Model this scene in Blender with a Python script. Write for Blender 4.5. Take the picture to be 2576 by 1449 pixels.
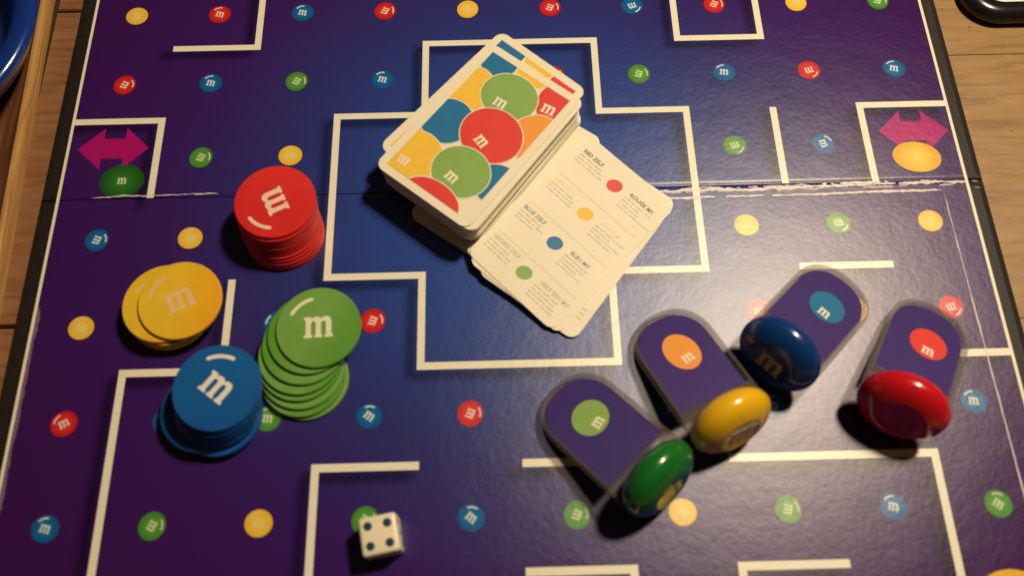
import bpy, bmesh, math, random
import numpy as np
from mathutils import Vector, Matrix
from mathutils.geometry import tessellate_polygon

for o in list(bpy.data.objects):
    bpy.data.objects.remove(o, do_unlink=True)
SC = bpy.context.scene
COL = SC.collection
R = math.radians
random.seed(4)

# ------------------------------------------------------------------ camera
# solved from the 4 cm printed grid of the board (board top = z 0)
CAM = Vector((-0.00535733, -0.14207841, 0.32748197))
FWD = Vector((0.00892118, 0.38179996, -0.92420193)).normalized()
RIGHT = Vector((0.999673861, -0.0255219933, -0.000893770824))
RIGHT = (RIGHT - RIGHT.dot(FWD) * FWD).normalized()
UP = RIGHT.cross(FWD)
PW, PH, PF = 2576.0, 1449.0, 2123.8          # pixel frame used for measuring
cam_data = bpy.data.cameras.new('camera')
cam = bpy.data.objects.new('camera', cam_data)
COL.objects.link(cam)
m = Matrix.Identity(4)
for i in range(3):
    m[i][0], m[i][1], m[i][2], m[i][3] = RIGHT[i], UP[i], -FWD[i], CAM[i]
cam.matrix_world = m
cam_data.sensor_width = 36.0
cam_data.lens = 36.0 * PF / PW
cam_data.clip_start = 0.01
cam_data.clip_end = 20.0
cam_data.dof.use_dof = True
cam_data.dof.focus_distance = 0.42
cam_data.dof.aperture_fstop = 6.3
SC.camera = cam

# ------------------------------------------------------------------ light
world = bpy.data.worlds.new('World')
SC.world = world
world.use_nodes = True
bg = world.node_tree.nodes['Background']
bg.inputs['Color'].default_value = (1.0, 0.68, 0.42, 1)
bg.inputs['Strength'].default_value = 0.034


def lamp(name, loc, target, size, power, color):
    d = bpy.data.lights.new(name, 'AREA')
    d.shape = 'DISK'
    d.size = size
    d.energy = power
    d.color = color
    o = bpy.data.objects.new(name, d)
    COL.objects.link(o)
    o.location = loc
    o.rotation_euler = (Vector(target) - Vector(loc)).to_track_quat('-Z', 'Y').to_euler()
    return o


WARM = (1.0, 0.805, 0.56)
lamp('ceiling_bulb', (0.325, 0.195, 0.78), (0.05, 0.0, 0), 0.085, 6.4, WARM)
lamp('ceiling_bulb', (0.375, 0.275, 0.80), (0.05, 0.0, 0), 0.06, 2.3, WARM)

SC.view_settings.view_transform = 'Standard'
SC.view_settings.look = 'None'
SC.view_settings.exposure = 0.0
SC.view_settings.gamma = 1.0
SC.view_settings.use_curve_mapping = False
SC.render.engine = 'CYCLES'


# ------------------------------------------------------------------ helpers
def at(x, y, z=0.0):
    """photo pixel (2576 wide frame) -> point on the horizontal plane at height z"""
    d = FWD * PF + RIGHT * (x - PW / 2) - UP * (y - PH / 2)
    return CAM + d * ((z - CAM.z) / d.z)


CELL = 0.04


def G(u, v, z=0.0):
    return Vector(((u - 5) * CELL, -(v - 4) * CELL, z))


def mesh_obj(name, verts, faces, mat=None, parent=None, smooth=False, mats=None, fm=None):
    me = bpy.data.meshes.new(name)
    me.from_pydata([tuple(v) for v in verts], [], faces)
    me.update()
    return link(name, me, mat, parent, smooth)


def link(name, me, mat=None, parent=None, smooth=False):
    if mat and not me.materials:
        me.materials.append(mat)
    if smooth:
        me.polygons.foreach_set('use_smooth', [True] * len(me.polygons))
    o = bpy.data.objects.new(name, me)
    COL.objects.link(o)
    if parent:
        o.parent = parent
    return o


def empty(name, loc=(0, 0, 0)):
    o = bpy.data.objects.new(name, None)
    o.empty_display_size = 0.01
    COL.objects.link(o)
    o.location = loc
    return o


def tag(o, label, cat, group=None):
    o['label'] = label
    o['category'] = cat
    if group:
        o['group'] = group
    return o


def flat_mesh(name, polys, mat):
    """polys: list of (points2d, z): flat print, no thickness"""
    V, Fc = [], []
    for pts, z in polys:
        b = len(V)
        tri = tessellate_polygon([[Vector((p[0], p[1], 0)) for p in pts]])
        V += [(p[0], p[1], z) for p in pts]
        for t in tri:
            a, b2, c = [Vector(V[b + i]) for i in t]
            n = (b2 - a).cross(c - a).z
            Fc.append([b + i for i in (t if n > 0 else t[::-1])])
    me = bpy.data.meshes.new(name)
    me.from_pydata(V, [], Fc)
    me.update()
    me.materials.append(mat)
    return me


def lathe_mesh(name, prof, seg, mat, smooth=True, axis='Z'):
    """prof: [(r, h)...] from bottom to top"""
    V, Fc = [], []
    rings = []
    for r, h in prof:
        if r < 1e-7:
            rings.append([len(V)])
            V.append((0, 0, h))
        else:
            rings.append(list(range(len(V), len(V) + seg)))
            V += [(r * math.cos(2 * math.pi * k / seg), r * math.sin(2 * math.pi * k / seg), h) for k in range(seg)]
    for a, b in zip(rings, rings[1:]):
        for k in range(seg):
            k2 = (k + 1) % seg
            if len(a) == 1 and len(b) == 1:
                continue
            if len(a) == 1:
                Fc.append((a[0], b[k2], b[k])[::-1] if False else (a[0], b[k2], b[k]))
            elif len(b) == 1:
                Fc.append((a[k], a[k2], b[0]))
            else:
                Fc.append((a[k], a[k2], b[k2], b[k]))
    if axis == 'Y':
        V = [(x, z, -y) for x, y, z in V]
    me = bpy.data.meshes.new(name)
    me.from_pydata(V, [], Fc)
    me.update()
    me.materials.append(mat)
    if smooth:
        me.polygons.foreach_set('use_smooth', [True] * len(me.polygons))
    return me


def round_rect(w, h, r, seg=6):
    pts = []
    for cx, cy, a0 in ((w / 2 - r, h / 2 - r, 0), (-w / 2 + r, h / 2 - r, 90), (-w / 2 + r, -h / 2 + r, 180), (w / 2 - r, -h / 2 + r, 270)):
        for k in range(seg + 1):
            a = R(a0 + 90 * k / seg)
            pts.append((cx + r * math.cos(a), cy + r * math.sin(a)))
    return pts


def plate_mesh(name, pts, z0, z1, mat, bevel=0.0):
    """closed plate from a ccw outline, with a small bevel on the upper rim"""
    n = len(pts)
    V = [(x, y, z0) for x, y in pts]
    if bevel:
        V += [(x, y, z1 - bevel) for x, y in pts]
        c = [sum(p[0] for p in pts) / n, sum(p[1] for p in pts) / n]
        for i in range(n):
            p0, p1, p2 = pts[i - 1], pts[i], pts[(i + 1) % n]
            t = Vector((p2[0] - p0[0], p2[1] - p0[1])).normalized()
            V.append((p1[0] - t.y * bevel, p1[1] + t.x * bevel, z1))
        L = 3
    else:
        V += [(x, y, z1) for x, y in pts]
        L = 2
    Fc = []
    for l in range(L - 1):
        for i in range(n):
            j = (i + 1) % n
            Fc.append((l * n + i, l * n + j, (l + 1) * n + j, (l + 1) * n + i))
    Fc.append(tuple(range(n))[::-1])
    Fc.append(tuple(range((L - 1) * n, L * n)))
    me = bpy.data.meshes.new(name)
    me.from_pydata(V, [], Fc)
    me.update()
    me.materials.append(mat)
    return me


def ellipse(cx, cy, a, b, rot=0.0, n=40):
    out = []
    c, s = math.cos(rot), math.sin(rot)
    for k in range(n):
        t = 2 * math.pi * k / n
        x, y = a * math.cos(t), b * math.sin(t)
        out.append((cx + x * c - y * s, cy + x * s + y * c))
    return out


def clip_rect(pts, x0, x1, y0, y1):
    def clip(ps, inside, cut):
        out = []
        for i in range(len(ps)):
            a, b = ps[i - 1], ps[i]
            ia, ib = inside(a), inside(b)
            if ia != ib:
                out.append(cut(a, b))
            if ib:
                out.append(b)
        return out

    def cx(X):
        return lambda a, b: (X, a[1] + (b[1] - a[1]) * (X - a[0]) / (b[0] - a[0]))

    def cy(Y):
        return lambda a, b: (a[0] + (b[0] - a[0]) * (Y - a[1]) / (b[1] - a[1]), Y)
    for ins, cut in ((lambda p: p[0] >= x0, cx(x0)), (lambda p: p[0] <= x1, cx(x1)),
                     (lambda p: p[1] >= y0, cy(y0)), (lambda p: p[1] <= y1, cy(y1))):
        pts = clip(pts, ins, cut)
        if len(pts) < 3:
            return []
    return pts


# slab-serif letter m, 10 wide, 7.7 high
M_OUT = [(0, 0), (2.9, 0), (2.9, 1), (2.4, 1), (2.4, 5.2), (2.9, 6), (3.6, 6), (4.1, 5.2), (4.1, 1), (3.7, 1), (3.7, 0),
         (6.3, 0), (6.3, 1), (5.9, 1), (5.9, 5.2), (6.4, 6), (7.1, 6), (7.6, 5.2), (7.6, 1), (7.2, 1), (7.2, 0), (10, 0),
         (10, 1), (9.5, 1), (9.5, 6), (9, 7.2), (8, 7.7), (6.9, 7.6), (5.9, 6.9), (5.2, 7.5), (4.3, 7.7), (3.3, 7.5),
         (2.4, 6.8), (2.4, 7.6), (0, 7.6), (0, 6.6), (.6, 6.6), (.6, 1), (0, 1)]


def letter_pts(w, cx=0.0, cy=0.0, rot=0.0):
    s = w / 10
    c, n = math.cos(rot), math.sin(rot)
    return [(cx + (x - 5) * s * c - (y - 3.85) * s * n, cy + (x - 5) * s * n + (y - 3.85) * s * c) for x, y in M_OUT]


def arc_pts(r, a0, a1, t, n=12):
    """curved stroke with rounded ends"""
    out = []
    for k in range(n + 1):
        a = R(a0 + (a1 - a0) * k / n)
        out.append(((r - t / 2) * math.cos(a), (r - t / 2) * math.sin(a)))
    a = R(a1)
    for k in range(1, 5):
        b = a + math.pi + math.pi - math.pi * 0 - math.pi * k / 5 * 1
        out.append((r * math.cos(a) - t / 2 * math.cos(a + math.pi * k / 5) * 1, r * math.sin(a) - t / 2 * math.sin(a + math.pi * k / 5)) if False else
                   (r * math.cos(a) + t / 2 * math.cos(a + math.pi - math.pi * k / 5), r * math.sin(a) + t / 2 * math.sin(a + math.pi - math.pi * k / 5)))
    for k in range(n, -1, -1):
        a = R(a0 + (a1 - a0) * k / n)
        out.append(((r + t / 2) * math.cos(a), (r + t / 2) * math.sin(a)))
    a = R(a0)
    for k in range(1, 5):
        out.append((r * math.cos(a) + t / 2 * math.cos(a - math.pi * k / 5), r * math.sin(a) + t / 2 * math.sin(a - math.pi * k / 5)))
    return out


def text_mesh(name, s, size, mat):
    cu = bpy.data.curves.new(name, 'FONT')
    cu.body = s
    cu.size = size
    cu.resolution_u = 2
    cu.offset = size * 0.03
    o = bpy.data.objects.new(name, cu)
    COL.objects.link(o)
    dg = bpy.context.evaluated_depsgraph_get()
    me = bpy.data.meshes.new_from_object(o.evaluated_get(dg))
    bpy.data.objects.remove(o)
    me.materials.clear()
    me.materials.append(mat)
    return me


# ------------------------------------------------------------------ materials
def new_mat(name):
    mt = bpy.data.materials.new(name)
    mt.use_nodes = True
    nt = mt.node_tree
    return mt, nt, nt.nodes['Principled BSDF']


def node(nt, typ, **kw):
    n = nt.nodes.new(typ)
    for k, v in kw.items():
        setattr(n, k, v)
    return n


def mat_simple(name, col, rough=0.5, spec=0.5, var=0.08, scale=150.0, bump=0.0, bscale=900.0, coat=0.0):
    """plain coloured stock with a little mottling and fine relief"""
    mt, nt, b = new_mat(name)
    L = nt.links
    tc = node(nt, 'ShaderNodeTexCoord')
    nz = node(nt, 'ShaderNodeTexNoise')
    nz.inputs['Scale'].default_value = scale
    nz.inputs['Detail'].default_value = 4
    L.new(tc.outputs['Object'], nz.inputs['Vector'])
    mr = node(nt, 'ShaderNodeMapRange')
    mr.inputs['From Min'].default_value = 0.3
    mr.inputs['From Max'].default_value = 0.7
    mr.inputs['To Min'].default_value = 1 - var
    mr.inputs['To Max'].default_value = 1 + var
    L.new(nz.outputs['Fac'], mr.inputs['Value'])
    mx = node(nt, 'ShaderNodeVectorMath', operation='SCALE')
    mx.inputs[0].default_value = col[:3]
    L.new(mr.outputs['Result'], mx.inputs['Scale'])
    L.new(mx.outputs['Vector'], b.inputs['Base Color'])
    b.inputs['Roughness'].default_value = rough
    b.inputs['Specular IOR Level'].default_value = spec
    if coat:
        b.inputs['Coat Weight'].default_value = coat
        b.inputs['Coat Roughness'].default_value = 0.08
    if bump:
        n2 = node(nt, 'ShaderNodeTexNoise')
        n2.inputs['Scale'].default_value = bscale
        n2.inputs['Detail'].default_value = 3
        L.new(tc.outputs['Object'], n2.inputs['Vector'])
        bp = node(nt, 'ShaderNodeBump')
        bp.inputs['Strength'].default_value = 1.0
        bp.inputs['Distance'].default_value = bump
        L.new(n2.outputs['Fac'], bp.inputs['Height'])
        L.new(bp.outputs['Normal'], b.inputs['Normal'])
    return mt


def paper_relief(nt, b, rough=0.36):
    """linen-like relief of the laminated board sheet, shared by everything printed on it"""
    L = nt.links
    ge = node(nt, 'ShaderNodeNewGeometry')
    n1 = node(nt, 'ShaderNodeTexNoise')
    n1.inputs['Scale'].default_value = 420
    n1.inputs['Detail'].default_value = 3
    n1.inputs['Roughness'].default_value = 0.6
    n2 = node(nt, 'ShaderNodeTexNoise')
    n2.inputs['Scale'].default_value = 70
    n2.inputs['Detail'].default_value = 2
    L.new(ge.outputs['Position'], n1.inputs['Vector'])
    L.new(ge.outputs['Position'], n2.inputs['Vector'])
    ma = node(nt, 'ShaderNodeMath', operation='MULTIPLY_ADD')
    ma.inputs[1].default_value = 2.2
    L.new(n2.outputs['Fac'], ma.inputs[0])
    L.new(n1.outputs['Fac'], ma.inputs[2])
    bp = node(nt, 'ShaderNodeBump')
    bp.inputs['Strength'].default_value = 1.0
    bp.inputs['Distance'].default_value = 0.00006
    L.new(ma.outputs['Value'], bp.inputs['Height'])
    # matt ink under a satin laminate with a short-tailed (Beckmann) highlight
    b.inputs['Specular IOR Level'].default_value = 0.0
    b.inputs['Roughness'].default_value = 0.9
    gl = node(nt, 'ShaderNodeBsdfAnisotropic', distribution='BECKMANN')
    gl.inputs['Roughness'].default_value = rough
    L.new(bp.outputs['Normal'], gl.inputs['Normal'])
    fr = node(nt, 'ShaderNodeFresnel')
    fr.inputs['IOR'].default_value = 1.59
    L.new(bp.outputs['Normal'], fr.inputs['Normal'])
    mx = node(nt, 'ShaderNodeMixShader')
    L.new(fr.outputs['Fac'], mx.inputs['Fac'])
    L.new(b.outputs['BSDF'], mx.inputs[1])
    L.new(gl.outputs['BSDF'], mx.inputs[2])
    L.new(mx.outputs['Shader'], nt.nodes['Material Output'].inputs['Surface'])
    return ge


def mat_board_print():
    mt, nt, b = new_mat('board_print')
    L = nt.links
    ge = paper_relief(nt, b)
    # radial print gradient: blue round the middle of the board, purple outside
    vm = node(nt, 'ShaderNodeVectorMath', operation='DISTANCE')
    vm.inputs[1].default_value = tuple(G(5.1, 3.2))
    L.new(ge.outputs['Position'], vm.inputs[0])
    nz = node(nt, 'ShaderNodeTexNoise')
    nz.inputs['Scale'].default_value = 14
    L.new(ge.outputs['Position'], nz.inputs['Vector'])
    ad = node(nt, 'ShaderNodeMath', operation='MULTIPLY_ADD')
    ad.inputs[1].default_value = 0.02
    L.new(nz.outputs['Fac'], ad.inputs[0])
    L.new(vm.outputs['Value'], ad.inputs[2])
    cr = node(nt, 'ShaderNodeValToRGB')
    mr = node(nt, 'ShaderNodeMapRange')
    mr.inputs['From Max'].default_value = 0.24
    L.new(ad.outputs['Value'], mr.inputs['Value'])
    L.new(mr.outputs['Result'], cr.inputs['Fac'])
    e = cr.color_ramp.elements
    e[0].position, e[0].color = 0.12, (0.022, 0.072, 0.31, 1)
    e[1].position, e[1].color = 1.0, (0.043, 0.0062, 0.088, 1)
    for p, c in ((0.32, (0.024, 0.056, 0.26, 1)), (0.50, (0.027, 0.029, 0.165, 1)), (0.70, (0.040, 0.011, 0.125, 1))):
        k = e.new(p)
        k.color = c
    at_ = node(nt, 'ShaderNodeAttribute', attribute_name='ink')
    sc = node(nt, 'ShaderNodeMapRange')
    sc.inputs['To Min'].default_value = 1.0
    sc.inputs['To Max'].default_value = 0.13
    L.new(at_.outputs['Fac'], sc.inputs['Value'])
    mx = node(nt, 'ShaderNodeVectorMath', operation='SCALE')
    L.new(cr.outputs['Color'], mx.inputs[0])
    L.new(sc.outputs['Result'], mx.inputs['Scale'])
    L.new(mx.outputs['Vector'], b.inputs['Base Color'])
    return mt


def mat_ink(name, col, edge=None, rad=1.0):
    """ink printed on the board; with edge: print shaded from middle to rim"""
    mt, nt, b = new_mat(name)
    L = nt.links
    paper_relief(nt, b)
    if edge:
        tc = node(nt, 'ShaderNodeTexCoord')
        ln = node(nt, 'ShaderNodeVectorMath', operation='LENGTH')
        L.new(tc.outputs['Object'], ln.inputs[0])
        mr = node(nt, 'ShaderNodeMapRange')
        mr.inputs['From Max'].default_value = rad
        L.new(ln.outputs['Value'], mr.inputs['Value'])
        cr = node(nt, 'ShaderNodeValToRGB')
        cr.color_ramp.elements[0].color = (*col, 1)
        cr.color_ramp.elements[0].position = 0.15
        cr.color_ramp.elements[1].color = (*edge, 1)
        L.new(mr.outputs['Result'], cr.inputs['Fac'])
        L.new(cr.outputs['Color'], b.inputs['Base Color'])
    else:
        b.inputs['Base Color'].default_value = (*col, 1)
    return mt


def mat_wood(name, c0, c1, c2, stretch=(1, 14, 14), rough=0.42, scale=9.0):
    mt, nt, b = new_mat(name)
    L = nt.links
    tc = node(nt, 'ShaderNodeTexCoord')
    mp = node(nt, 'ShaderNodeMapping')
    mp.inputs['Scale'].default_value = stretch
    L.new(tc.outputs['Object'], mp.inputs['Vector'])
    n1 = node(nt, 'ShaderNodeTexNoise')
    n1.inputs['Scale'].default_value = scale
    n1.inputs['Detail'].default_value = 8
    n1.inputs['Roughness'].default_value = 0.62
    n1.inputs['Distortion'].default_value = 0.6
    L.new(mp.outputs['Vector'], n1.inputs['Vector'])
    cr = node(nt, 'ShaderNodeValToRGB')
    e = cr.color_ramp.elements
    e[0].position, e[0].color = 0.30, (*c0, 1)
    e[1].position, e[1].color = 0.72, (*c2, 1)
    k = e.new(0.5)
    k.color = (*c1, 1)
    L.new(n1.outputs['Fac'], cr.inputs['Fac'])
    L.new(cr.outputs['Color'], b.inputs['Base Color'])
    bp = node(nt, 'ShaderNodeBump')
    bp.inputs['Distance'].default_value = 0.0004
    L.new(n1.outputs['Fac'], bp.inputs['Height'])
    L.new(bp.outputs['Normal'], b.inputs['Normal'])
    b.inputs['Roughness'].default_value = rough
    return mt


def mat_clear():
    """thin moulded clear plastic: mostly see-through, grey where it is seen edge-on"""
    mt, nt, b = new_mat('clear_plastic')
    L = nt.links
    b.inputs['Base Color'].default_value = (0.34, 0.30, 0.28, 1)
    b.inputs['Roughness'].default_value = 0.13
    tr = node(nt, 'ShaderNodeBsdfTransparent')
    tr.inputs['Color'].default_value = (0.86, 0.84, 0.81, 1)
    lw = node(nt, 'ShaderNodeLayerWeight')
    lw.inputs['Blend'].default_value = 0.35
    mr = node(nt, 'ShaderNodeMapRange')
    mr.inputs['To Min'].default_value = 0.13
    mr.inputs['To Max'].default_value = 0.55
    L.new(lw.outputs['Facing'], mr.inputs['Value'])
    mx = node(nt, 'ShaderNodeMixShader')
    L.new(mr.outputs['Result'], mx.inputs['Fac'])
    L.new(tr.outputs['BSDF'], mx.inputs[1])
    L.new(b.outputs['BSDF'], mx.inputs[2])
    L.new(mx.outputs['Shader'], nt.nodes['Material Output'].inputs['Surface'])
    return mt


RGB = {  # printed inks and plastics
    'red': (0.62, 0.018, 0.018), 'blue': (0.006, 0.115, 0.34), 'green': (0.13, 0.30, 0.03),
    'yellow': (0.80, 0.43, 0.012), 'orange': (0.76, 0.22, 0.02)}
M_PRINT = mat_board_print()
M_WHITE = mat_ink('white_ink', (0.80, 0.765, 0.61))
M_MAGENTA = mat_ink('magenta_ink', (0.38, 0.006, 0.15))
M_WEAR = mat_ink('bare_paper', (0.62, 0.56, 0.56))
M_SCUFF2 = mat_ink('worn_ink', (0.40, 0.33, 0.38))
M_SCUFF = mat_ink('scuffed_ink', (0.20, 0.12, 0.20))
CR = 0.0053
M_CANDY = {
    'red': mat_ink('red_ink', (0.66, 0.045, 0.035), (0.50, 0.008, 0.012), CR),
    'blue': mat_ink('blue_ink', (0.010, 0.16, 0.40), (0.004, 0.085, 0.27), CR),
    'green': mat_ink('green_ink', (0.12, 0.34, 0.06), (0.045, 0.22, 0.02), CR),
    'yellow': mat_ink('yellow_ink', (0.80, 0.62, 0.13), (0.78, 0.46, 0.015), CR),
    'orange': mat_ink('orange_ink', (0.80, 0.30, 0.03), (0.70, 0.19, 0.01), CR)}
M_MARK = {'red': mat_ink('mark_on_red', (0.78, 0.60, 0.52)), 'blue': mat_ink('mark_on_blue', (0.62, 0.68, 0.70)),
          'green': mat_ink('mark_on_green', (0.56, 0.66, 0.38)), 'yellow': mat_ink('mark_on_yellow', (0.82, 0.60, 0.22)),
          'orange': mat_ink('mark_on_orange', (0.8, 0.7, 0.5))}
M_BLACK = mat_simple('black_board_wrap', (0.016, 0.012, 0.011), 0.50, 0.3, 0.2, 300, 0.00008, 700)
M_CARD = mat_simple('card_stock', (0.78, 0.72, 0.56), 0.5, 0.35, 0.02, 60, 0.00002, 900)
M_CHIP = {k: mat_simple(k + '_chip_card', v, 0.42, 0.4, 0.05, 120, 0.00003, 800) for k, v in {
    'red': (0.60, 0.020, 0.018), 'blue': (0.003, 0.10, 0.33), 'green': (0.15, 0.33, 0.06), 'yellow': (0.74, 0.48, 0.025)}.items()}
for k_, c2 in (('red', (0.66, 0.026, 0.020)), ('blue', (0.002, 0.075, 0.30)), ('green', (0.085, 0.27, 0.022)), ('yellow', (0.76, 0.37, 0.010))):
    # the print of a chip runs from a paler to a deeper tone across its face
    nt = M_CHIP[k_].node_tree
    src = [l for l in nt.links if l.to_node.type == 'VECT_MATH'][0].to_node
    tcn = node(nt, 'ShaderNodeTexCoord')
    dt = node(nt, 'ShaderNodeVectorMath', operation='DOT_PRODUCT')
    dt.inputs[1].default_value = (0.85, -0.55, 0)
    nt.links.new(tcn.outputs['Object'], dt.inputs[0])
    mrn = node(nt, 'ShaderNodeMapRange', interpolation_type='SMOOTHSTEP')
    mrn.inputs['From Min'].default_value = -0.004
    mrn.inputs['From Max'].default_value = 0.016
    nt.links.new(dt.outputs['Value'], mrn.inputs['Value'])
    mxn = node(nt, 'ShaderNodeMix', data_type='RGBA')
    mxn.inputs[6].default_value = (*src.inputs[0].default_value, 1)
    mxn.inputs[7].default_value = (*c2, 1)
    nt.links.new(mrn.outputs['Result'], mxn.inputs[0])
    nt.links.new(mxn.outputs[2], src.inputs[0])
M_CHIPMARK = {k: mat_simple(k + '_chip_mark', v, 0.42, 0.4, 0.03) for k, v in {
    'red': (0.78, 0.60, 0.46), 'blue': (0.76, 0.72, 0.62), 'green': (0.72, 0.74, 0.50), 'yellow': (0.76, 0.50, 0.24)}.items()}
M_PLASTIC = {k: mat_simple(k + '_gloss_plastic', v, 0.22, 0.5, 0.03, 60, 0.00002, 500, 0.3) for k, v in {
    'red': (0.50, 0.006, 0.014), 'blue': (0.003, 0.035, 0.17), 'green': (0.006, 0.135, 0.018), 'yellow': (0.74, 0.43, 0.010)}.items()}
M_BASEMARK = {'red': mat_simple('red_base_mark', (0.40, 0.03, 0.03), 0.4), 'blue': mat_simple('blue_base_mark', (0.30, 0.24, 0.18), 0.4),
              'green': mat_simple('green_base_mark', (0.70, 0.52, 0.10), 0.4), 'yellow': mat_simple('yellow_base_mark', (0.62, 0.34, 0.06), 0.4)}
M_CLEAR = mat_clear()
M_INSERT = mat_simple('purple_insert_card', (0.042, 0.022, 0.155), 0.5, 0.25, 0.06, 90)
M_DIE = mat_simple('ivory_die', (0.80, 0.72, 0.52), 0.32, 0.5, 0.02)
M_PIP = mat_simple('blue_pip', (0.010, 0.045, 0.085), 0.35)
M_TEXT = mat_simple('black_text_ink', (0.10, 0.075, 0.055), 0.5)
M_GREY = mat_simple('grey_text_ink', (0.50, 0.44, 0.36), 0.5)
M_ART = {k: mat_simple(k + '_art_ink', v, 0.5, 0.35, 0.04) for k, v in {
    'red': (0.66, 0.045, 0.035), 'blue': (0.010, 0.15, 0.34), 'green': (0.22, 0.38, 0.09), 'yellow': (0.80, 0.50, 0.05),
    'orange': (0.78, 0.30, 0.05), 'dark': (0.03, 0.02, 0.02), 'ice': (0.78, 0.73, 0.56)}.items()}
M_HEAD = {'red': M_TEXT, 'yellow': mat_simple('yellow_head_ink', (0.74, 0.66, 0.30), 0.5),
          'blue': mat_simple('blue_head_ink', (0.16, 0.24, 0.28), 0.5), 'green': mat_simple('green_head_ink', (0.44, 0.46, 0.24), 0.5)}

# ------------------------------------------------------------------ table
TZ = -0.0028
M_PLANK = mat_wood('oak_plank', (0.20, 0.105, 0.036), (0.30, 0.172, 0.062), (0.355, 0.222, 0.09), (3.0, 22, 22))
table = empty('table_top', (0, 0, TZ))
table['kind'] = 'structure'
seams = [-0.345, -0.181, -0.0175, 0.1465, 0.310]
M_PLANK2 = mat_wood('oak_plank_dim', (0.16, 0.070, 0.030), (0.25, 0.115, 0.052), (0.31, 0.155, 0.072), (3.0, 22, 22))  # same oak, darkened: weaker light at the left put into its colour
seam_r = at(2420, 139, TZ).y
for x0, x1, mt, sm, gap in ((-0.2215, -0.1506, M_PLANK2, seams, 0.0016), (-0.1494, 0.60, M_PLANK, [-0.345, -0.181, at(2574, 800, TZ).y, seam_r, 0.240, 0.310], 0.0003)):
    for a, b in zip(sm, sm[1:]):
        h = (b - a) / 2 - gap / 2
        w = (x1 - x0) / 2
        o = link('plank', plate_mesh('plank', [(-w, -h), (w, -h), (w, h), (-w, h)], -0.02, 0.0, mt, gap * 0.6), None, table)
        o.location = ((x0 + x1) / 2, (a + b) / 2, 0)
M_KNOT = mat_simple('knot_wood', (0.13, 0.055, 0.018), 0.5)
for kx, ky, ka, kb, kr in ((2438, 70.5, 0.0008, 0.0004, 25), (2522, 112, 0.0007, 0.00025, 5), (2545, 330, 0.0009, 0.0003, -8), (2498, 260, 0.0005, 0.0002, 12)):
    q = at(kx, ky, TZ)
    o = link('knot', flat_mesh('knot', [(ellipse(0, 0, ka, kb, 0, 14), 0)], M_KNOT), None, table)
    o.location = (q.x, q.y, 0.00005)
    o.rotation_euler.z = R(kr)
under = link('underside', plate_mesh('underside', [(-0.23, -0.36), (0.62, -0.36), (0.62, 0.33), (-0.23, 0.33)], -0.03, -0.0215,
                                     mat_simple('dark_gap', (0.012, 0.008, 0.006), 0.8)), None, table)

# ------------------------------------------------------------------ game board
board = empty('game_board', (0, 0, TZ))
tag(board, 'folding purple and blue maze board printed with candies and white walls', 'game board')


def bpart(name, me, z=0.0, parent=None, loc=(0, 0)):
    o = link(name, me, None, parent or board)
    o.location = (loc[0], loc[1], z - (TZ if parent is None else 0))
    return o


BM = 0.0082     # black margin round the print
for v0, v1 in ((-2.0, 3.0), (3.0, 8.0)):
    a, b = G(0, v1), G(10, v0)
    x0, x1 = a.x - BM, b.x + BM
    y0, y1 = a.y, b.y
    if v0 < 0:
        y0 += 0.0003
        y1 += BM
    else:
        y1 -= 0.0003
        y0 -= BM
    # board half: wrapped card with a rolled edge
    prof = [(0.0, -0.0027), (0.0, -0.0013), (0.0006, -0.0006), (0.0030, -0.00008)]
    V, Fc = [], []
    foldlo, foldhi = (v0 < 0), (v0 > 0)
    for inset, z in prof:
        il = inset
        yy0 = y0 + inset
        yy1 = y1 - inset
        V += [(x0 + il, yy0, z), (x1 - il, yy0, z), (x1 - il, yy1, z), (x0 + il, yy1, z)]
    n = len(prof)
    for l in range(n - 1):
        for k in range(4):
            Fc.append((4 * l + k, 4 * l + (k + 1) % 4, 4 * l + 4 + (k + 1) % 4, 4 * l + 4 + k))
    Fc += [(3, 2, 1, 0), (4 * n - 4, 4 * n - 3, 4 * n - 2, 4 * n - 1)]
    panel = mesh_obj('panel', V, Fc, M_BLACK, board)
    panel.location.z = -TZ
    panel['label'] = 'half of the folding board wrapped in black'

# white walls on the grid lines: polylines in grid coordinates
WALLS = [
    [(1, 1), (2, 1), (2, 0)], [(0, 2), (1, 2), (1, 3)],
    [(4, 1), (6, 1), (6, 2), (7, 2), (7, 4), (6, 4), (6, 5), (4, 5), (4, 4), (3, 4), (3, 2), (4, 2), (4, 1)],
    [(7, 0), (7, 1), (8, 1), (8, 0)], [(8, 2), (8, 3)], [(10, 2), (9, 2), (9, 3)], [(8, 4), (9, 4)],
    [(9, 5), (10, 5)], [(2, 4), (2, 5), (1, 5), (1, 8)], [(4, 6), (3, 6), (3, 8)], [(5, 6), (6, 6)],
    [(7, 6), (9, 6), (9, 8)], [(5, 7), (6, 7), (6, 8)], [(8, 7), (7, 7), (7, 8)]]
HW = 0.0385      # half width of a wall in cells

# printed sheets: grids that carry the printed drop shade of the walls ("ink")
segs = []
for w in WALLS:
    for p, q in zip(w, w[1:]):
        segs.append((min(p[0], q[0]), min(p[1], q[1]), max(p[0], q[0]), max(p[1], q[1])))


def sstep(a, b, x):
    t = np.clip((x - a) / (b - a), 0, 1)
    return t * t * (3 - 2 * t)


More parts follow.
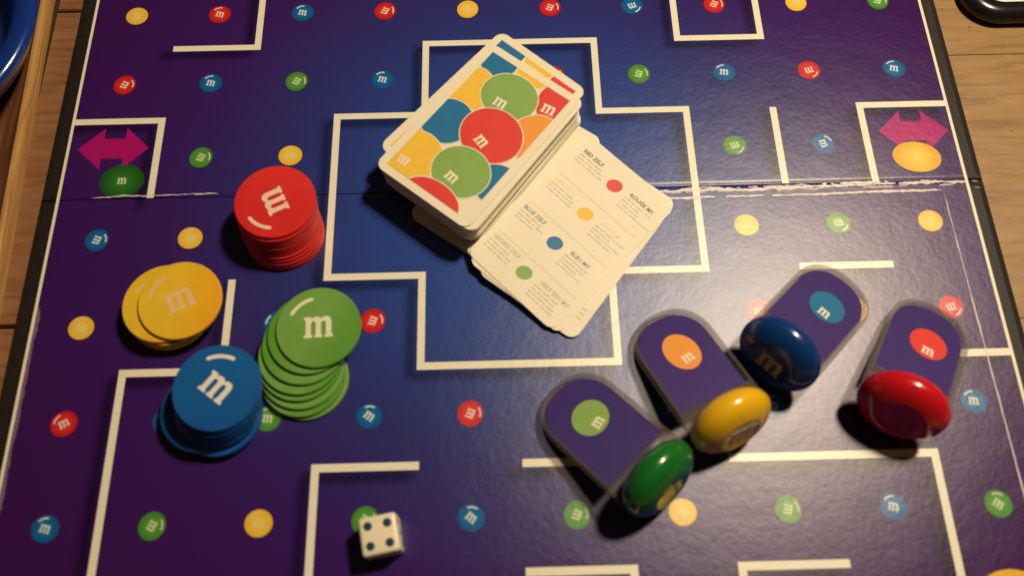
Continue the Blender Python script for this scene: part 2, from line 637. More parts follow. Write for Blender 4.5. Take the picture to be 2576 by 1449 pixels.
def sheet(v0, v1, nx, ny):
    us = np.linspace(0.0, 10.0, nx)
    vs = np.linspace(v0, v1, ny)
    vs = np.unique(np.concatenate([vs, [x for x in 3 + np.linspace(-0.12, 0.12, 49) if v0 <= x <= v1]]))
    ny = len(vs)
    U, Vv = np.meshgrid(us, vs)
    ink = np.zeros_like(U)
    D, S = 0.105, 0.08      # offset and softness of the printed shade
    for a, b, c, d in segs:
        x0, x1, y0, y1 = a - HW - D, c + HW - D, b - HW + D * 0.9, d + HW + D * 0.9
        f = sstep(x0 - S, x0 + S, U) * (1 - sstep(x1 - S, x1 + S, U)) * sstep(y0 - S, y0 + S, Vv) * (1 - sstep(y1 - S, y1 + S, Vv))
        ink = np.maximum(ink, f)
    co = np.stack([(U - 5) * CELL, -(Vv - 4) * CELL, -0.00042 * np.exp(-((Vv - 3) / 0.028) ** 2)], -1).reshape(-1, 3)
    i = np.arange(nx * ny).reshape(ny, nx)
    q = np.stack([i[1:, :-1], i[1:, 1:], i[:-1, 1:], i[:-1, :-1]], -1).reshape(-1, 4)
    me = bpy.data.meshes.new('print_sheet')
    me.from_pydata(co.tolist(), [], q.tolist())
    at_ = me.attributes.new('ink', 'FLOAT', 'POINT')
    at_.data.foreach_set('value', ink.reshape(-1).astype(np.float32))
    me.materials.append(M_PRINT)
    me.update()
    return me


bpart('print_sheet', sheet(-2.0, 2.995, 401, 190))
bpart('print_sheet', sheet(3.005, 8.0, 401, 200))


def rect(u0, v0, u1, v1):
    a, b = G(u0, v1), G(u1, v0)
    return [(a.x, a.y), (b.x, a.y), (b.x, b.y), (a.x, b.y)]


for w in WALLS:
    polys = []
    n = len(w)
    closed = w[0] == w[-1]
    for i in range(n - 1):
        (a, b), (c, d) = w[i], w[i + 1]
        # every piece covers its start square; the end square belongs to the next piece
        du, dv = (c > a) - (c < a), (d > b) - (d < b)
        s0 = HW if (i > 0 or closed) else 0.0
        e0 = -HW if (i < n - 2 or closed) else 0.0
        p0 = (a - du * s0, b - dv * s0)
        p1 = (c + du * e0, d + dv * e0)
        if du:
            polys.append((rect(min(p0[0], p1[0]), b - HW, max(p0[0], p1[0]), b + HW), 0.0))
        else:
            polys.append((rect(a - HW, min(p0[1], p1[1]), a + HW, max(p0[1], p1[1])), 0.0))
    bpart('wall_line', flat_mesh('wall_line', polys, M_WHITE), 0.00010)
for u in (-0.006, 10.006):
    bpart('edge_line', flat_mesh('edge_line', [(rect(u - 0.0165, -2, u + 0.0165, 8), 0.0)], M_WHITE), 0.00012)

# printed candies ----------------------------------------------------------
disc_me = {k: flat_mesh('printed_candy', [(ellipse(0, 0, CR, CR * 0.96), 0)], M_CANDY[k]) for k in RGB}
let_me = {k: flat_mesh('letter', [(letter_pts(0.0040), 0)], M_MARK[k]) for k in RGB}
arc_me = {k: flat_mesh('highlight', [(arc_pts(CR * 0.74, 95, 148, 0.00065), 0)], M_MARK[k]) for k in RGB}


def printed_candy(u, v, col, rot):
    o = bpart('printed_candy', disc_me[col], 0.00010, None, (G(u, v).x, G(u, v).y))
    o.rotation_euler.z = R(rot)
    p = link('letter', let_me[col], None, o)
    p.location.z = 0.00005
    q = link('highlight', arc_me[col], None, o)
    q.location.z = 0.00005


A_, B_, C_, D_, E_ = -10, -112, -168, -78, 28
CANDIES = [
    (0, 'y', A_, 'r', A_, 'b', A_, 'r', B_, 'y', B_, 'r', B_, 'b', C_, 'r', B_ - 10, 'y', B_, 'g', B_),
    (1, 'r', B_, 'b', A_, 'g', B_, 'b', A_, 'y', A_, 'r', B_, 'g', B_, 'b', A_, 'r', C_, 'b', A_),
    (2, None, 0, 'g', B_, 'y', A_, None, 0, None, 0, None, 0, None, 0, 'g', C_, 'b', D_, None, 0),
    (3, 'b', B_, 'y', A_, 'g', B_, None, 0, None, 0, None, 0, None, 0, 'y', C_, 'g', C_, 'y', C_),
    (4, 'y', A_, 'r', B_, 'b', E_, 'r', B_, None, 0, None, 0, None, 0, 'r', C_, 'y', B_, 'r', C_),
    (5, 'r', E_, 'b', A_, 'g', A_, 'b', -35, 'r', B_, 'y', A_, 'b', A_, 'b', A_, 'g', B_, 'b', A_),
    (6, 'b', A_, 'g', B_, 'y', A_, 'g', B_, 'b', -40, 'g', B_, 'y', A_, 'g', B_, 'b', A_, 'g', -38)]
NAMES = {'r': 'red', 'b': 'blue', 'g': 'green', 'y': 'yellow'}
for row in CANDIES:
    for i in range(10):
        c, rot = row[1 + 2 * i], row[2 + 2 * i]
        if c:
            printed_candy(i + 0.5, row[0] + 0.5, NAMES[c], rot + random.uniform(-5, 5))

# magenta arrows of the two tunnel cells, each with a plain printed oval
arrow_pts = [(-0.40, 0.0), (-0.12, 0.27), (-0.12, 0.13), (0.12, 0.13), (0.12, 0.27), (0.40, 0.0),
             (0.12, -0.27), (0.12, -0.13), (-0.12, -0.13), (-0.12, -0.27)]
arrow_me = flat_mesh('arrow', [([(x * CELL, y * CELL) for x, y in arrow_pts][::-1], 0)], M_MAGENTA)
bpart('arrow', arrow_me, 0.00008, None, G(0.50, 2.36)[:2])
bpart('arrow', arrow_me, 0.00008, None, G(9.55, 2.36)[:2])


def printed_oval(u, v, a, b, rot, col):
    mt = mat_ink(col + '_oval_ink', *{'green': ((0.035, 0.19, 0.03), (0.012, 0.09, 0.012)), 'yellow': ((0.80, 0.60, 0.05), (0.70, 0.38, 0.01))}[col], 0.0085)
    o = bpart('printed_oval', flat_mesh('printed_oval', [(ellipse(0, 0, a, b), 0)], mt), 0.00013, None, G(u, v)[:2])
    o.rotation_euler.z = R(rot)
    p = link('letter', let_me[col], None, o)
    p.location.z = 0.00005
    return o


printed_oval(0.66, 2.78, 0.0098, 0.0085, 0, 'green')
printed_oval(9.52, 2.70, 0.0108, 0.0078, -6, 'yellow')


# worn paper along the fold and scratches -----------------------------------
def ragged(name, p, q, w, mat, z, seed, step=0.0012, gap=0.0, wander=0.0):
    rnd = random.Random(seed)
    d = Vector((q[0] - p[0], q[1] - p[1]))
    L = d.length
    t = d / L
    nrm = Vector((-t.y, t.x))
    n = max(2, int(L / step))
    V, Fc = [], []
    c = 0.0
    run = 1.0
    last = None
    for k in range(n + 1):
        c += rnd.uniform(-1, 1) * wander
        c *= 0.93
        run = 0.72 * run + 0.28 * rnd.uniform(-0.1, 1.9)
        ww = w * max(0.0, run) * min(1, k / 3, (n - k) / 3)
        if gap and run < gap:
            last = None
            continue
        b = Vector(p[:2]) + t * (L * k / n) + nrm * c
        i = len(V)
        V += [(*(b + nrm * ww * rnd.uniform(.3, .7)), 0), (*(b - nrm * ww * rnd.uniform(.3, .7)), 0)]
        if last is not None:
            Fc.append((last, last + 1, i + 1, i))
        last = i
    me = bpy.data.meshes.new(name)
    me.from_pydata(V, [], Fc)
    me.materials.append(mat)
    me.update()
    return bpart(name, me, z)


ragged('wear_mark', G(6.55, 3.055), G(10.02, 3.03), 0.0012, M_WEAR, 0.00008, 1, 0.0011, 0.5, 0.00025)
ragged('wear_mark', G(6.5, 3.07), G(9.9, 3.05), 0.0009, M_SCUFF2, 0.00007, 31, 0.0009, 0.7, 0.0003)
ragged('wear_mark', G(6.9, 3.03), G(10.0, 3.02), 0.0008, M_SCUFF2, 0.00006, 33, 0.0013, 0.8, 0.0003)
ragged('wear_mark', G(8.3, 3.02), G(9.6, 3.0), 0.0011, M_WEAR, 0.00017, 7, 0.001, 0.75, 0.0001)
ragged('wear_mark', G(6.6, 3.16), G(9.72, 3.125), 0.0010, M_WEAR, 0.00016, 2, 0.0012, 0.45, 0.0001)
ragged('wear_mark', G(0.35, 2.985), G(1.75, 2.965), 0.00055, M_WEAR, 0.00016, 3, 0.001, 0.3, 0.00022)
ragged('wear_mark', G(9.72, 3.13), G(9.78, 7.2), 0.00045, M_WEAR, 0.00016, 5, 0.003, 0.0, 0.00004)
ragged('wear_mark', G(0.03, 4.25), G(0.035, 6.6), 0.0014, M_SCUFF, 0.00010, 6, 0.0011, 0.25, 0.0001)
ragged('wear_mark', G(10.05, 3.02), G(10.14, 3.03), 0.0011, M_SCUFF, 0.00012, 8, 0.0004, 0.4)
ragged('wear_mark', G(10.06, 3.10), G(10.15, 3.11), 0.0008, M_SCUFF, 0.00012, 9, 0.0004, 0.4)
rs = random.Random(11)
spk = []
for k in range(26):
    u, v = rs.uniform(1.2, 9.6), 3 + rs.gauss(0.05, 0.09)
    p = G(u, v)
    r = rs.uniform(0.00008, 0.00026)
    spk.append(([(p.x + r * math.cos(a) * rs.uniform(.6, 1.6), p.y + r * math.sin(a)) for a in (0, 1.2, 2.3, 3.5, 4.9)], 0))
sp = bpart('wear_speck', flat_mesh('wear_speck', spk, M_SCUFF), 0.00018)
sp['kind'] = 'stuff'

# ------------------------------------------------------------------ chips
CD, CT = 0.0335, 0.0017
chip_prof = [(0, 0), (CD / 2 - 0.0003, 0), (CD / 2, 0.0003), (CD / 2, CT - 0.0003), (CD / 2 - 0.0003, CT), (0, CT)]
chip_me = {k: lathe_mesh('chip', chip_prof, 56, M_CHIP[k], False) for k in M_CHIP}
chip_let = {k: flat_mesh('letter', [(letter_pts(0.0114), 0)], M_CHIPMARK[k]) for k in M_CHIP}
chip_arc = {k: flat_mesh('highlight', [(arc_pts(CD / 2 * 0.73, 103, 149, 0.0015), 0)], M_CHIPMARK[k]) for k in M_CHIP}


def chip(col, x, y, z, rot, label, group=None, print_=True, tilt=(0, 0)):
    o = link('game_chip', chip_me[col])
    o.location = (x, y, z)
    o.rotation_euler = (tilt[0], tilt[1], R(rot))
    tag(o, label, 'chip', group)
    if print_:
        p = link('letter', chip_let[col], None, o)
        p.location.z = CT + 0.00004
        q = link('highlight', chip_arc[col], None, o)
        q.location.z = CT + 0.00004
    return o


def interp(keys, k):
    for (k0, p0), (k1, p1) in zip(keys, keys[1:]):
        if k0 <= k <= k1:
            t = (k - k0) / (k1 - k0)
            return p0[0] + (p1[0] - p0[0]) * t, p0[1] + (p1[1] - p0[1]) * t


ORD = 'first second third fourth fifth sixth seventh eighth ninth tenth eleventh twelfth'.split()


def stack(col, n, keys, rot, labels, inner, jitter=0.0003):
    """keys: chip index -> photo pixel of the middle of its top face"""
    rnd = random.Random(col)
    for k in range(n):
        px, py = interp(keys, k)
        p = at(px, py, (k + 1) * CT)
        top = k == n - 1
        j = 0 if (top or k in labels) else jitter
        lab = labels.get(k) or ('%s chip at the very bottom of the %s stack' % (col, col) if k == 0 else '%s chip, %s from the top of the %s stack, only its rim showing' % (col, ORD[n - 1 - k], col))
        chip(col, p.x + rnd.uniform(-j, j), p.y + rnd.uniform(-j, j), k * CT + 0.00002, rot if top else rnd.uniform(0, 360), lab,
             'chips in the %s stack' % col, top or (k in labels))


stack('red', 12, [(0, (717, 589)), (2, (713, 577)), (5, (702, 552)), (8, (697, 530)), (10.5, (693, 513)), (11, (691, 506))], 116,
      {11: 'red chip with white m on top of the tall red stack'}, 'red chip inside the tall red stack, only its rim showing', 0.00012)
stack('yellow', 7, [(0, (430, 783)), (2, (428, 778)), (4, (422, 771)), (5, (412, 762)), (5.2, (420, 764)), (6, (452, 754))], 25,
      {6: 'yellow chip with pale m on top of the yellow stack', 5: 'yellow chip slid out under the top chip of the yellow stack'},
      'yellow chip low in the yellow stack, only its rim showing')
stack('blue', 12, [(0, (553, 1045)), (2, (550, 1040)), (2.1, (512, 1033)), (3, (512, 1030)), (3.2, (548, 1023)), (8, (546, 995)), (11, (545, 974))], -38,
      {11: 'blue chip with white m on top of the blue stack', 3: 'blue chip sticking out at the side low in the blue stack'},
      'blue chip inside the blue stack, only its rim showing', 0.00012)
stack('green', 8, [(0, (773, 952)), (1, (764, 943)), (2, (760, 925)), (3, (757, 905)), (4, (757, 888)), (5, (764, 866)), (6, (779, 838)), (7, (801, 822))], 3,
      {7: 'green chip with white m on top of the leaning green stack', 6: 'green chip second from top of the leaning green stack'},
      'green chip lower down in the leaning green stack')
p = at(2568, 1436 + 118, CT)
chip('yellow', p.x, p.y, 0.00022, 60, 'single yellow chip lying alone on the board, far from the stacks')

# ------------------------------------------------------------------ cards
KW, KH, KT = 0.0495, 0.0790, 0.00036
card_out = round_rect(KW, KH, 0.0042, 7)
card_me = plate_mesh('game_card', card_out, 0, KT * 0.94, M_CARD)


def card(cx, cy, z, ang, label, group=None, tilt=None):
    o = link('game_card', card_me)
    mw = Matrix.Translation((cx, cy, z))
    if tilt:
        mw = mw @ tilt
    o.matrix_world = mw @ Matrix.Rotation(R(ang), 4, 'Z')
    tag(o, label, 'card', group)
    return o


def quad_centre(pts, z):
    w = [at(*p, z) for p in pts]
    c = (w[0] + w[1] + w[2] + w[3]) / 4
    d = (w[3] - w[0]) + (w[2] - w[1])
    return c.x, c.y, math.degrees(math.atan2(d.y, d.x)) - 90


def Z4(x, y):
    return (960 + x * .41408) * .96697, (60 + y * .41408) * .96697


def Z5(x, y):
    return (1200 + x * .37275) * .96697, (340 + y * .37275) * .96697


# generic back design: plain overlapping candy ovals, clipped to the picture field
BX, BY = KW / 2 - 0.0036, KH / 2 - 0.0036
BACK = [  # fraction of the picture width / height from its centre, radii in mm, turn, ink
    (-0.36, 0.47, 6.0, 7.0, 0, 'blue'), (0.02, 0.52, 6, 5, 0, 'yellow'), (0.46, 0.44, 8, 9, 20, 'red'), (-0.40, 0.20, 7.5, 9.0, 10, 'yellow'),
    (-0.02, 0.30, 9.6, 8.6, 0, 'green'), (0.46, 0.16, 7.5, 9.0, -10, 'orange'), (-0.52, -0.12, 6, 8, 0, 'orange'),
    (-0.34, -0.06, 8.3, 8.4, 0, 'blue'), (0.12, 0.02, 10.6, 9.6, -15, 'red'), (0.52, -0.22, 8, 7, 0, 'blue'),
    (-0.36, -0.36, 9.4, 8.8, 10, 'yellow'), (0.14, -0.28, 9.6, 8.8, -5, 'green'), (0.10, -0.53, 10.0, 6.6, 0, 'red')]
BACK = [(a, b, ra * 1.34, rb * 1.34, t, c) for a, b, ra, rb, t, c in BACK]
art_me = []
for i, (fx, fy, ra, rb, tr, colr) in enumerate(BACK):
    z = KT + 0.00002 + i * 0.000012
    cx, cy = fx * 2 * BX, fy * 2 * BY
    lo = clip_rect(ellipse(cx, cy, ra / 1000 + .0004, rb / 1000 + .0004, R(tr), 44), -BX, BX, -BY, BY)
    hi = clip_rect(ellipse(cx, cy, ra / 1000, rb / 1000, R(tr), 44), -BX, BX, -BY, BY)
    if len(hi) > 2:
        art_me.append((flat_mesh('art_outline', [(lo, z)], M_ART['ice']), flat_mesh('printed_oval', [(hi, z + 0.000006)], M_ART[colr])))
art_let = [flat_mesh('letter', [(letter_pts(w, x, y, R(r)), KT + 0.0002)], M_ART['ice']) for x, y, w, r in
           ((0.0035, -0.0035, 0.0058, -15), (-0.002, 0.0165, 0.0058, 5), (0.0045, -0.0245, 0.0055, -5), (-0.0165, -0.0305, 0.005, 5), (0.0165, 0.0265, 0.006, 10))]


def add_back(o):
    for lo, hi in art_me:
        p = link('printed_oval', hi, None, o)
        q = link('outline', lo, None, p)
    for l in art_let:
        link('letter', l, None, o)


# lower block of the deck, carrying the tall deck and the face-up pile
NB = 8
c0 = (-0.0460, 0.0275)
rnd = random.Random(21)
for k in range(NB):
    a = -36 + rnd.uniform(-0.3, 0.3)
    ca, sa = math.cos(R(a)), math.sin(R(a))
    cx = c0[0] + ca * KW / 2 - sa * KH / 2 + rnd.uniform(-.0002, .0002)
    cy = c0[1] + sa * KW / 2 + ca * KH / 2 + rnd.uniform(-.0002, .0002)
    card(cx, cy, 0.0002 + k * KT, a, 'white card at the foot of the deck, pushed askew under both piles', 'cards at the foot of the deck')
ZB = 0.0002 + NB * KT
# tall deck
ND = 51
ztop = ZB + ND * KT
top = quad_centre([Z4(38, 885), Z4(610, 1305), Z4(1320, 468), Z4(785, 140)], ztop)
sec = quad_centre([Z4(55, 770), Z4(610, 1212), Z4(1385, 432), Z4(825, 40)], ztop - KT)
keysd = [(0, 0.0030, 0.0012, 1.0), (9, 0.0024, 0.0010, 0.6), (10, 0.0012, 0.0008, -0.6), (22, 0.0008, 0.0005, 0.0), (23, 0.0016, -0.0004, 1.6), (34, 0.0012, -0.0002, 1.2), (35, 0.0004, 0.0006, -0.6), (43, 0.0004, 0.0004, 0.0), (44, 0.0016, -0.0010, 1.4), (50, 0.0020, -0.0014, 0.6)]
for k in range(ND):
    z = ZB + k * KT
    if k == ND - 1:
        o = card(top[0], top[1], z, top[2], 'top card of the tall deck, its back printed with coloured ovals', 'cards in the tall deck')
        add_back(o)
    elif k == ND - 2:
        o = card(sec[0], sec[1], z, sec[2], 'card directly under the top card of the deck, turned slightly so its corner shows', 'cards in the tall deck')
        add_back(o)
    else:
        for q0, q1 in zip(keysd, keysd[1:]):
            if q0[0] <= k <= q1[0]:
                t = (k - q0[0]) / (q1[0] - q0[0])
                dx, dy, da = [q0[i] + (q1[i] - q0[i]) * t for i in (1, 2, 3)]
        card(top[0] + dx + rnd.uniform(-.0001, .0001), top[1] + dy + rnd.uniform(-.0001, .0001), z, top[2] + da + rnd.uniform(-.15, .15),
             'white card inside the tall deck, only its edge showing', 'cards in the tall deck')

# face-up pile beside it: rests on the foot of the deck, far edge down on the board
TD = Vector((0.81, -0.588, 0)).normalized()
SL = 0.066
tilt = Matrix.Rotation(math.atan(SL), 4, Vector((0, 0, 1)).cross(TD))
PB = Vector((-0.0055, -0.0020, 0))


def pile_z(x, y):
    return ZB - SL * (Vector((x, y, 0)) - PB).dot(TD)


FU = [  # photo corners L, B, R, T of each face-up card, bottom one first
    ([Z5(80, 830), Z5(600, 1345), Z5(1425, 500), Z5(880, 55)], 'white card at the bottom of the face-up pile'),
    ([Z5(200, 880), Z5(825, 1415), Z5(1400, 575), Z5(850, 140)], 'white card fanned out under the face-up pile, small numbers at its corner'),
    ([Z5(105, 865), Z5(690, 1400), Z5(1420, 540), Z5(860, 75)], 'white card third from the top of the face-up pile'),
    ([Z5(55, 850), Z5(620, 1400), Z5(1490, 520), Z5(910, 60)], 'top face-up card with small print and four coloured ovals')]
fu = []
for k, (pts, lab) in enumerate(FU):
    zc = 0.0016 + k * KT
    cx, cy, ang = quad_centre(pts, zc + 0.001)
    o = card(cx, cy, pile_z(cx, cy) + k * KT * 1.02 + 0.0002, ang, lab, 'cards in the face-up pile', tilt)
    fu.append(o)


def word_line(x, y, words, h):
    out = []
    for w in words:
        out.append(([(x, y), (x + w, y), (x + w, y + h), (x, y + h)], 0))
        x += w + 0.0006
    return out


def on_card(o, name, me, x, y, z=KT + 0.00002):
    p = link(name, me, None, o)
    p.location = (x, y, z)
    return p


def fx(a):
    return -KW / 2 + a * KW


def fy(b):
    return KH / 2 - b * KH


tc = fu[-1]
heads = [('red', 'RED ZELF', 'ROUGE MY', 0.093), ('yellow', 'GEEL ZELF', 'JAUNE MY', 0.335), ('blue', 'BLUE ZELF', 'BLEU MY', 0.58), ('green', 'GROEN ZELF', 'VERT EEN MY', 0.82)]
rt = random.Random(5)
for colr, hl, hr, b in heads:
    on_card(tc, 'heading', text_mesh('heading', hl, 0.0026, M_HEAD[colr]), fx(0.055), fy(b + 0.012))
    on_card(tc, 'heading', text_mesh('heading', hr, 0.0026, M_HEAD[colr]), fx(0.635), fy(b + 0.035))
    for x0, nl, wmax in ((0.05, 3, 0.31), (0.61, 4, 0.32)):
        for l in range(nl):
            ws, tot = [], 0
            lim = wmax * KW * rt.uniform(0.55, 1.0)
            while tot < lim:
                w = rt.uniform(0.0012, 0.0042)
                ws.append(w)
                tot += w + 0.0006
            yy = fy(b + (0.036 if x0 < .3 else 0.06) + l * 0.0225)
            on_card(tc, 'text_line', flat_mesh('text_line', word_line(fx(x0), yy, ws, 0.00055), M_GREY), 0, 0)
    ov = on_card(tc, 'printed_oval', flat_mesh('printed_oval', [(ellipse(0, 0, 0.0036, 0.0031, 0.5), 0)], M_ART[colr]), fx(0.48), fy(b + 0.048))
    if b < 0.8:
        on_card(tc, 'rule_line', flat_mesh('rule_line', [([(-0.022, 0), (0.022, 0), (0.022, 0.00022), (-0.022, 0.00022)], 0)], M_GREY), 0, fy(b + 0.205))
nc = fu[1]
on_card(nc, 'number', text_mesh('number', '4/24', 0.0032, M_TEXT), fx(0.75), fy(0.955))
for l in range(3):
    on_card(nc, 'text_line', flat_mesh('text_line', word_line(fx(0.83), fy(0.83 + l * 0.028), [0.0022, 0.0026], 0.0006), M_GREY), 0, 0)

# ------------------------------------------------------------------ pawns
PR, PT2 = 0.0166, 0.0080      # candy base radius and half thickness


def base_mesh(col):
    prof = []
    n = 26
    for k in range(n + 1):
        t = -math.pi / 2 + math.pi * k / n
        r = PR * (abs(math.cos(t)) ** 0.86)
        h = PT2 * math.copysign(abs(math.sin(t)) ** 0.96, t)
        prof.append((0.0 if k in (0, n) else r, h))
    # slightly dished flat on the underside (carries the m)
    flat = -PT2 * 0.90
    prof2 = [(0.0, flat + 0.0002), (0.0078, flat + 0.0002), (0.0084, flat)]
    prof2 += [(r, h) for r, h in prof if h > flat * 0.985 and r > 0.0 or h > 0]
    return lathe_mesh('candy_base', prof2, 64, M_PLASTIC[col], True, 'Y')


def arch(w, y0, y1, r, n=10):
    """tombstone outline, ccw, flattened round top"""
    pts = [(-w, y0), (w, y0)]
    k = 2 * n
    for i in range(k + 1):
        a = math.pi * i / k
        pts.append((w * math.copysign(abs(math.cos(a)) ** 0.85, math.cos(a)), y1 - r + r * abs(math.sin(a)) ** 0.92))
    return pts


def inset(pts, d):
    out = []
    n = len(pts)
    for i in range(n):
        a, b = Vector(pts[i - 1]), Vector(pts[(i + 1) % n])
        t = (b - a).normalized()
        out.append((pts[i][0] - t.y * d, pts[i][1] + t.x * d))
    return out


def ring_mesh(name, outer, inner, z0, z1, mat, c=0.00035):
    """closed frame ring with chamfered rims"""
    n = len(outer)
    loops = [(inset(outer, c), z0), (outer, z0 + c), (outer, z1 - c), (inset(outer, c), z1), (inset(inner, -c), z1), (inner, z1 - c), (inner, z0 + c), (inset(inner, -c), z0)]
    V = [(x, y, z) for l, z in loops for x, y in l]
    Fc = []
    m_ = len(loops)
    for a in range(m_):
        b = (a + 1) % m_
        for i in range(n):
            j = (i + 1) % n
            Fc.append((a * n + i, a * n + j, b * n + j, b * n + i))
    me = bpy.data.meshes.new(name)
    me.from_pydata(V, [], Fc)
    me.materials.append(mat)
    me.update()
    return me


FW, FL = 0.0164, 0.0543
frame_me = ring_mesh('frame', arch(FW, 0.0030, FL, 0.0165), arch(FW - 0.0016, 0.0105, FL - 0.0016, 0.0150), -0.0024, 0.0020, M_CLEAR)
back_me = plate_mesh('window', arch(FW - 0.0017, 0.0106, FL - 0.0017, 0.0149), -0.0020, -0.0012, M_CLEAR)
insert_me = plate_mesh('insert_card', arch(FW - 0.0020, 0.0110, FL - 0.0020, 0.0146), -0.00055, 0.0001, M_INSERT)


def pawn(col, inscol, cpx, tpx, label, oval, roll=0.0):
    zc = 0.0165
    cpos = at(*cpx, zc)
    tip = at(*tpx, 0.0022)
    ax = (tip - cpos).normalized()
    xw = ax.cross(Vector((0, 0, 1))).normalized()
    nz = xw.cross(ax).normalized()
    mw = Matrix.Identity(4)
    for i in range(3):
        mw[i][0], mw[i][1], mw[i][2], mw[i][3] = xw[i], ax[i], nz[i], cpos[i]
    root = empty('game_pawn')
    root.matrix_world = mw @ Matrix.Rotation(R(roll), 4, 'Y')
    tag(root, label, 'pawn', 'pawns lying on the board')
    bs = link('candy_base', base_mesh(col), None, root)
    lm = flat_mesh('letter', [(letter_pts(0.0105), 0)], M_BASEMARK[col])
    le = link('letter', lm, None, bs)
    le.matrix_local = Matrix.Translation((0, -PT2 * 0.90 + 0.00014, 0)) @ Matrix.Rotation(R(90), 4, 'X') @ Matrix.Rotation(R(oval[5]), 4, 'Z')
    link('frame', frame_me, None, root)
    link('window', back_me, None, root)
    ins = link('insert_card', insert_me, None, root)
    ox, oy, ra, rb, rot = oval[:5]
    mt = M_ART[inscol]
    ov = link('printed_oval', flat_mesh('printed_oval', [(ellipse(0, 0, ra, rb), 0)], mt), None, ins)
    ov.location = (ox, oy, 0.00016)
    ov.rotation_euler.z = R(rot)
    l2 = link('letter', flat_mesh('letter', [(letter_pts(0.0048), 0)], M_ART['ice']), None, ins)
    l2.location = (ox + 0.0006, oy - 0.0036, 0.0002)
    l2.rotation_euler.z = R(rot * 0.6)
    return root


pawn('green', 'green', (1655, 1203), (1398, 976), 'lying pawn with green candy base and purple card showing a green oval', (0.0003, 0.0350, 0.0076, 0.0072, 20, 0))
pawn('yellow', 'orange', (1838, 1058), (1648, 798), 'lying pawn with yellow candy base and purple card showing an orange oval', (0.0005, 0.0345, 0.0068, 0.0088, 8, 0))
pawn('blue', 'blue', (1960, 890), (2130, 704), 'lying pawn with dark blue candy base and purple card showing a blue oval', (0.0015, 0.0350, 0.0076, 0.0074, 0, 0))
pawn('red', 'red', (2270, 1020), (2352, 778), 'lying pawn with red candy base and purple card showing a red oval', (0.0018, 0.0345, 0.0076, 0.0072, 0, 0))

# ------------------------------------------------------------------ die
DS = 0.0138
die = empty('die')
bm = bmesh.new()
bmesh.ops.create_cube(bm, size=DS)
bmesh.ops.bevel(bm, geom=bm.edges[:], offset=0.0016, segments=4, profile=0.6, affect='EDGES')
me = bpy.data.meshes.new('body')
bm.to_mesh(me)
bm.free()
me.materials.append(M_DIE)
me.polygons.foreach_set('use_smooth', [True] * len(me.polygons))
body = link('body', me, None, die)
body.location.z = DS / 2
dc = [at(x, y, DS) for x, y in ((893, 1306), (998, 1284), (1009, 1382), (912, 1403))]
ctr = (dc[0] + dc[1] + dc[2] + dc[3]) / 4
e1 = (dc[1] - dc[0]) + (dc[2] - dc[3])
die.location = (ctr.x, ctr.y, 0.0002)
die.rotation_euler.z = math.atan2(e1.y, e1.x)
tag(die, 'ivory die with rounded edges showing four blue pips', 'die')
pip_me = lathe_mesh('pip', [(0.0016, 0.0), (0.0014, 0.00004), (0.0, 0.00001)], 24, M_PIP)
q = DS * 0.255


def pip(x, y, z, rx=0, ry=0):
    o = link('pip', pip_me, None, die)
    o.location = (x, y, z)
    o.rotation_euler = (rx, ry, 0)


for sx in (-1, 1):
    for sy in (-1, 1):
        pip(sx * q, sy * q, DS + 0.00003)
for t in (-1, 0, 1):
    pip(DS / 2 + 0.00003, t * q, DS / 2 + t * q, 0, math.pi / 2)
for t in (-1, 1):
    pip(t * q, -DS / 2 - 0.00003, DS / 2 + t * q, math.pi / 2, 0)

# ------------------------------------------------------------------ wooden board and blue bowl at the left
M_RAIL = mat_wood('golden_wood', (0.30, 0.14, 0.045), (0.46, 0.25, 0.08), (0.58, 0.35, 0.13), (26, 2.0, 26), 0.30, 8.0)
p0, p1 = at(118, 0, 0.004), at(2, 640, 0.004)
d = (p1 - p0).normalized()
nrm = Vector((d.y, -d.x, 0))
if nrm.x > 0:
    nrm = -nrm
a0, a1 = p0 - d * 0.16, p1 + d * 0.22
org = (a0 + a1) / 2
M_FLOOR = mat_wood('dark_stained_wood', (0.075, 0.026, 0.012), (0.15, 0.058, 0.026), (0.24, 0.105, 0.045), (26, 2.0, 26), 0.34, 8.0)
tray = empty('serving_tray', (org.x, org.y, TZ))
tag(tray, 'wooden serving tray with a pale golden rim and dark stained floor beside the game board', 'tray')


def strip(name, prof, mat):
    V, Fc = [], []
    for pt in (a0, a1):
        for off, z in prof:
            w = pt + nrm * off
            V.append((w.x - org.x, w.y - org.y, z - TZ))
    n = len(prof)
    for k in range(n):
        k2 = (k + 1) % n
        Fc.append((k, k2, n + k2, n + k))
    Fc += [tuple(range(n))[::-1], tuple(range(n, 2 * n))]
    me = bpy.data.meshes.new(name)
    me.from_pydata(V, [], Fc)
    bm = bmesh.new()
    bm.from_mesh(me)
    bmesh.ops.recalc_face_normals(bm, faces=bm.faces)
    bm.to_mesh(me)
    bm.free()
    me.materials.append(mat)
    return link(name, me, None, tray)


strip('rim', [(0.0, TZ), (0.0, 0.0022), (0.0004, 0.0038), (0.0013, 0.0047), (0.0024, 0.0048), (0.0033, 0.0040), (0.0036, 0.0022), (0.0036, TZ)], M_RAIL)
strip('floor', [(0.0037, TZ), (0.0037, 0.0026), (0.0060, 0.0016), (0.011, 0.0006), (0.13, 0.0004), (0.13, TZ)], M_FLOOR)

M_BOWL = mat_simple('blue_bowl_plastic', (0.004, 0.035, 0.24), 0.20, 0.5, 0.03, 40, 0, 500, 0.4)
zr = 0.030
pa, pb, pc = at(93, -2, zr), at(72, 96, zr), at(0, 209, zr)


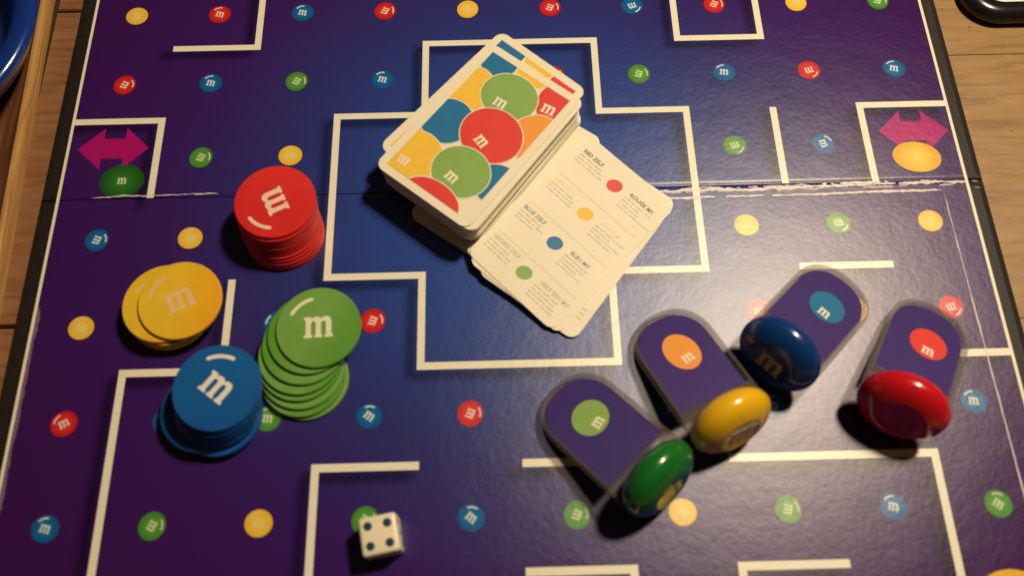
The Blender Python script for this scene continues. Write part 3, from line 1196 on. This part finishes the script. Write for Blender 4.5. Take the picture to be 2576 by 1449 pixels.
def circ(a, b, c):
    ax_, ay, bx_, by, cx_, cy = a.x, a.y, b.x, b.y, c.x, c.y
    dd = 2 * (ax_ * (by - cy) + bx_ * (cy - ay) + cx_ * (ay - by))
    ux = ((ax_**2 + ay**2) * (by - cy) + (bx_**2 + by**2) * (cy - ay) + (cx_**2 + cy**2) * (ay - by)) / dd
    uy = ((ax_**2 + ay**2) * (cx_ - bx_) + (bx_**2 + by**2) * (ax_ - cx_) + (cx_**2 + cy**2) * (bx_ - ax_)) / dd
    return Vector((ux, uy, 0)), math.hypot(ux - ax_, uy - ay)


bc, br = circ(pa, pb, pc)
print('bowl', bc, br)
h0 = zr
bowl = empty('bowl', (bc.x, bc.y, 0.0006))
wall = [(0.0, 0.0), (br * 0.55, 0.0), (br * 0.62, 0.001), (br * 0.86, 0.014), (br * 0.96, 0.024), (br, h0 - 0.002), (br - 0.0006, h0),
        (br - 0.003, h0 + 0.0012), (br - 0.008, h0 + 0.0005), (br - 0.012, h0 - 0.003), (br * 0.82, 0.014), (br * 0.6, 0.005), (0.0, 0.0035)]
link('wall', lathe_mesh('wall', wall, 96, M_BOWL), None, bowl)
tag(bowl, 'glossy royal blue plastic bowl standing on the floor of the wooden tray', 'bowl')

# ------------------------------------------------------------------ black tablet at the far right corner
M_CASE = mat_simple('black_gloss_case', (0.010, 0.008, 0.009), 0.22, 0.5, 0.1)
M_SCREEN = mat_simple('white_screen', (0.86, 0.84, 0.74), 0.3, 0.5, 0.01)
tw, th, tr_ = 0.20, 0.13, 0.017
pl = at(2421, -12, 0.004)
pbm = at(2540, 43, 0.004)
tablet = empty('tablet', (pl.x + tw / 2, pbm.y + th / 2, TZ))
tablet.rotation_euler.z = R(0.6)
tag(tablet, 'black rounded tablet with a white face on the bare wood', 'tablet')
outs = round_rect(tw, th, tr_, 14)
V, Fc = [], []
lay = [(0.0022, 0.0), (0.0004, 0.0016), (0.0, 0.004), (0.0006, 0.0068), (0.0030, 0.0086), (0.0060, 0.0090), (0.0076, 0.0084)]
nn = len(outs)
for ins, z in lay:
    V += [(x, y, z) for x, y in round_rect(tw - 2 * ins, th - 2 * ins, tr_ - ins * 0.8, 14)]
for l in range(len(lay) - 1):
    for k in range(nn):
        k2 = (k + 1) % nn
        Fc.append((l * nn + k, l * nn + k2, (l + 1) * nn + k2, (l + 1) * nn + k))
Fc += [tuple(range(nn))[::-1], tuple(range((len(lay) - 1) * nn, len(lay) * nn))]
mesh_obj('case', V, Fc, M_CASE, tablet, True)
scr = link('screen', plate_mesh('screen', round_rect(tw - 0.0165, th - 0.0165, 0.010, 10), 0.0080, 0.00865, M_SCREEN), None, tablet)
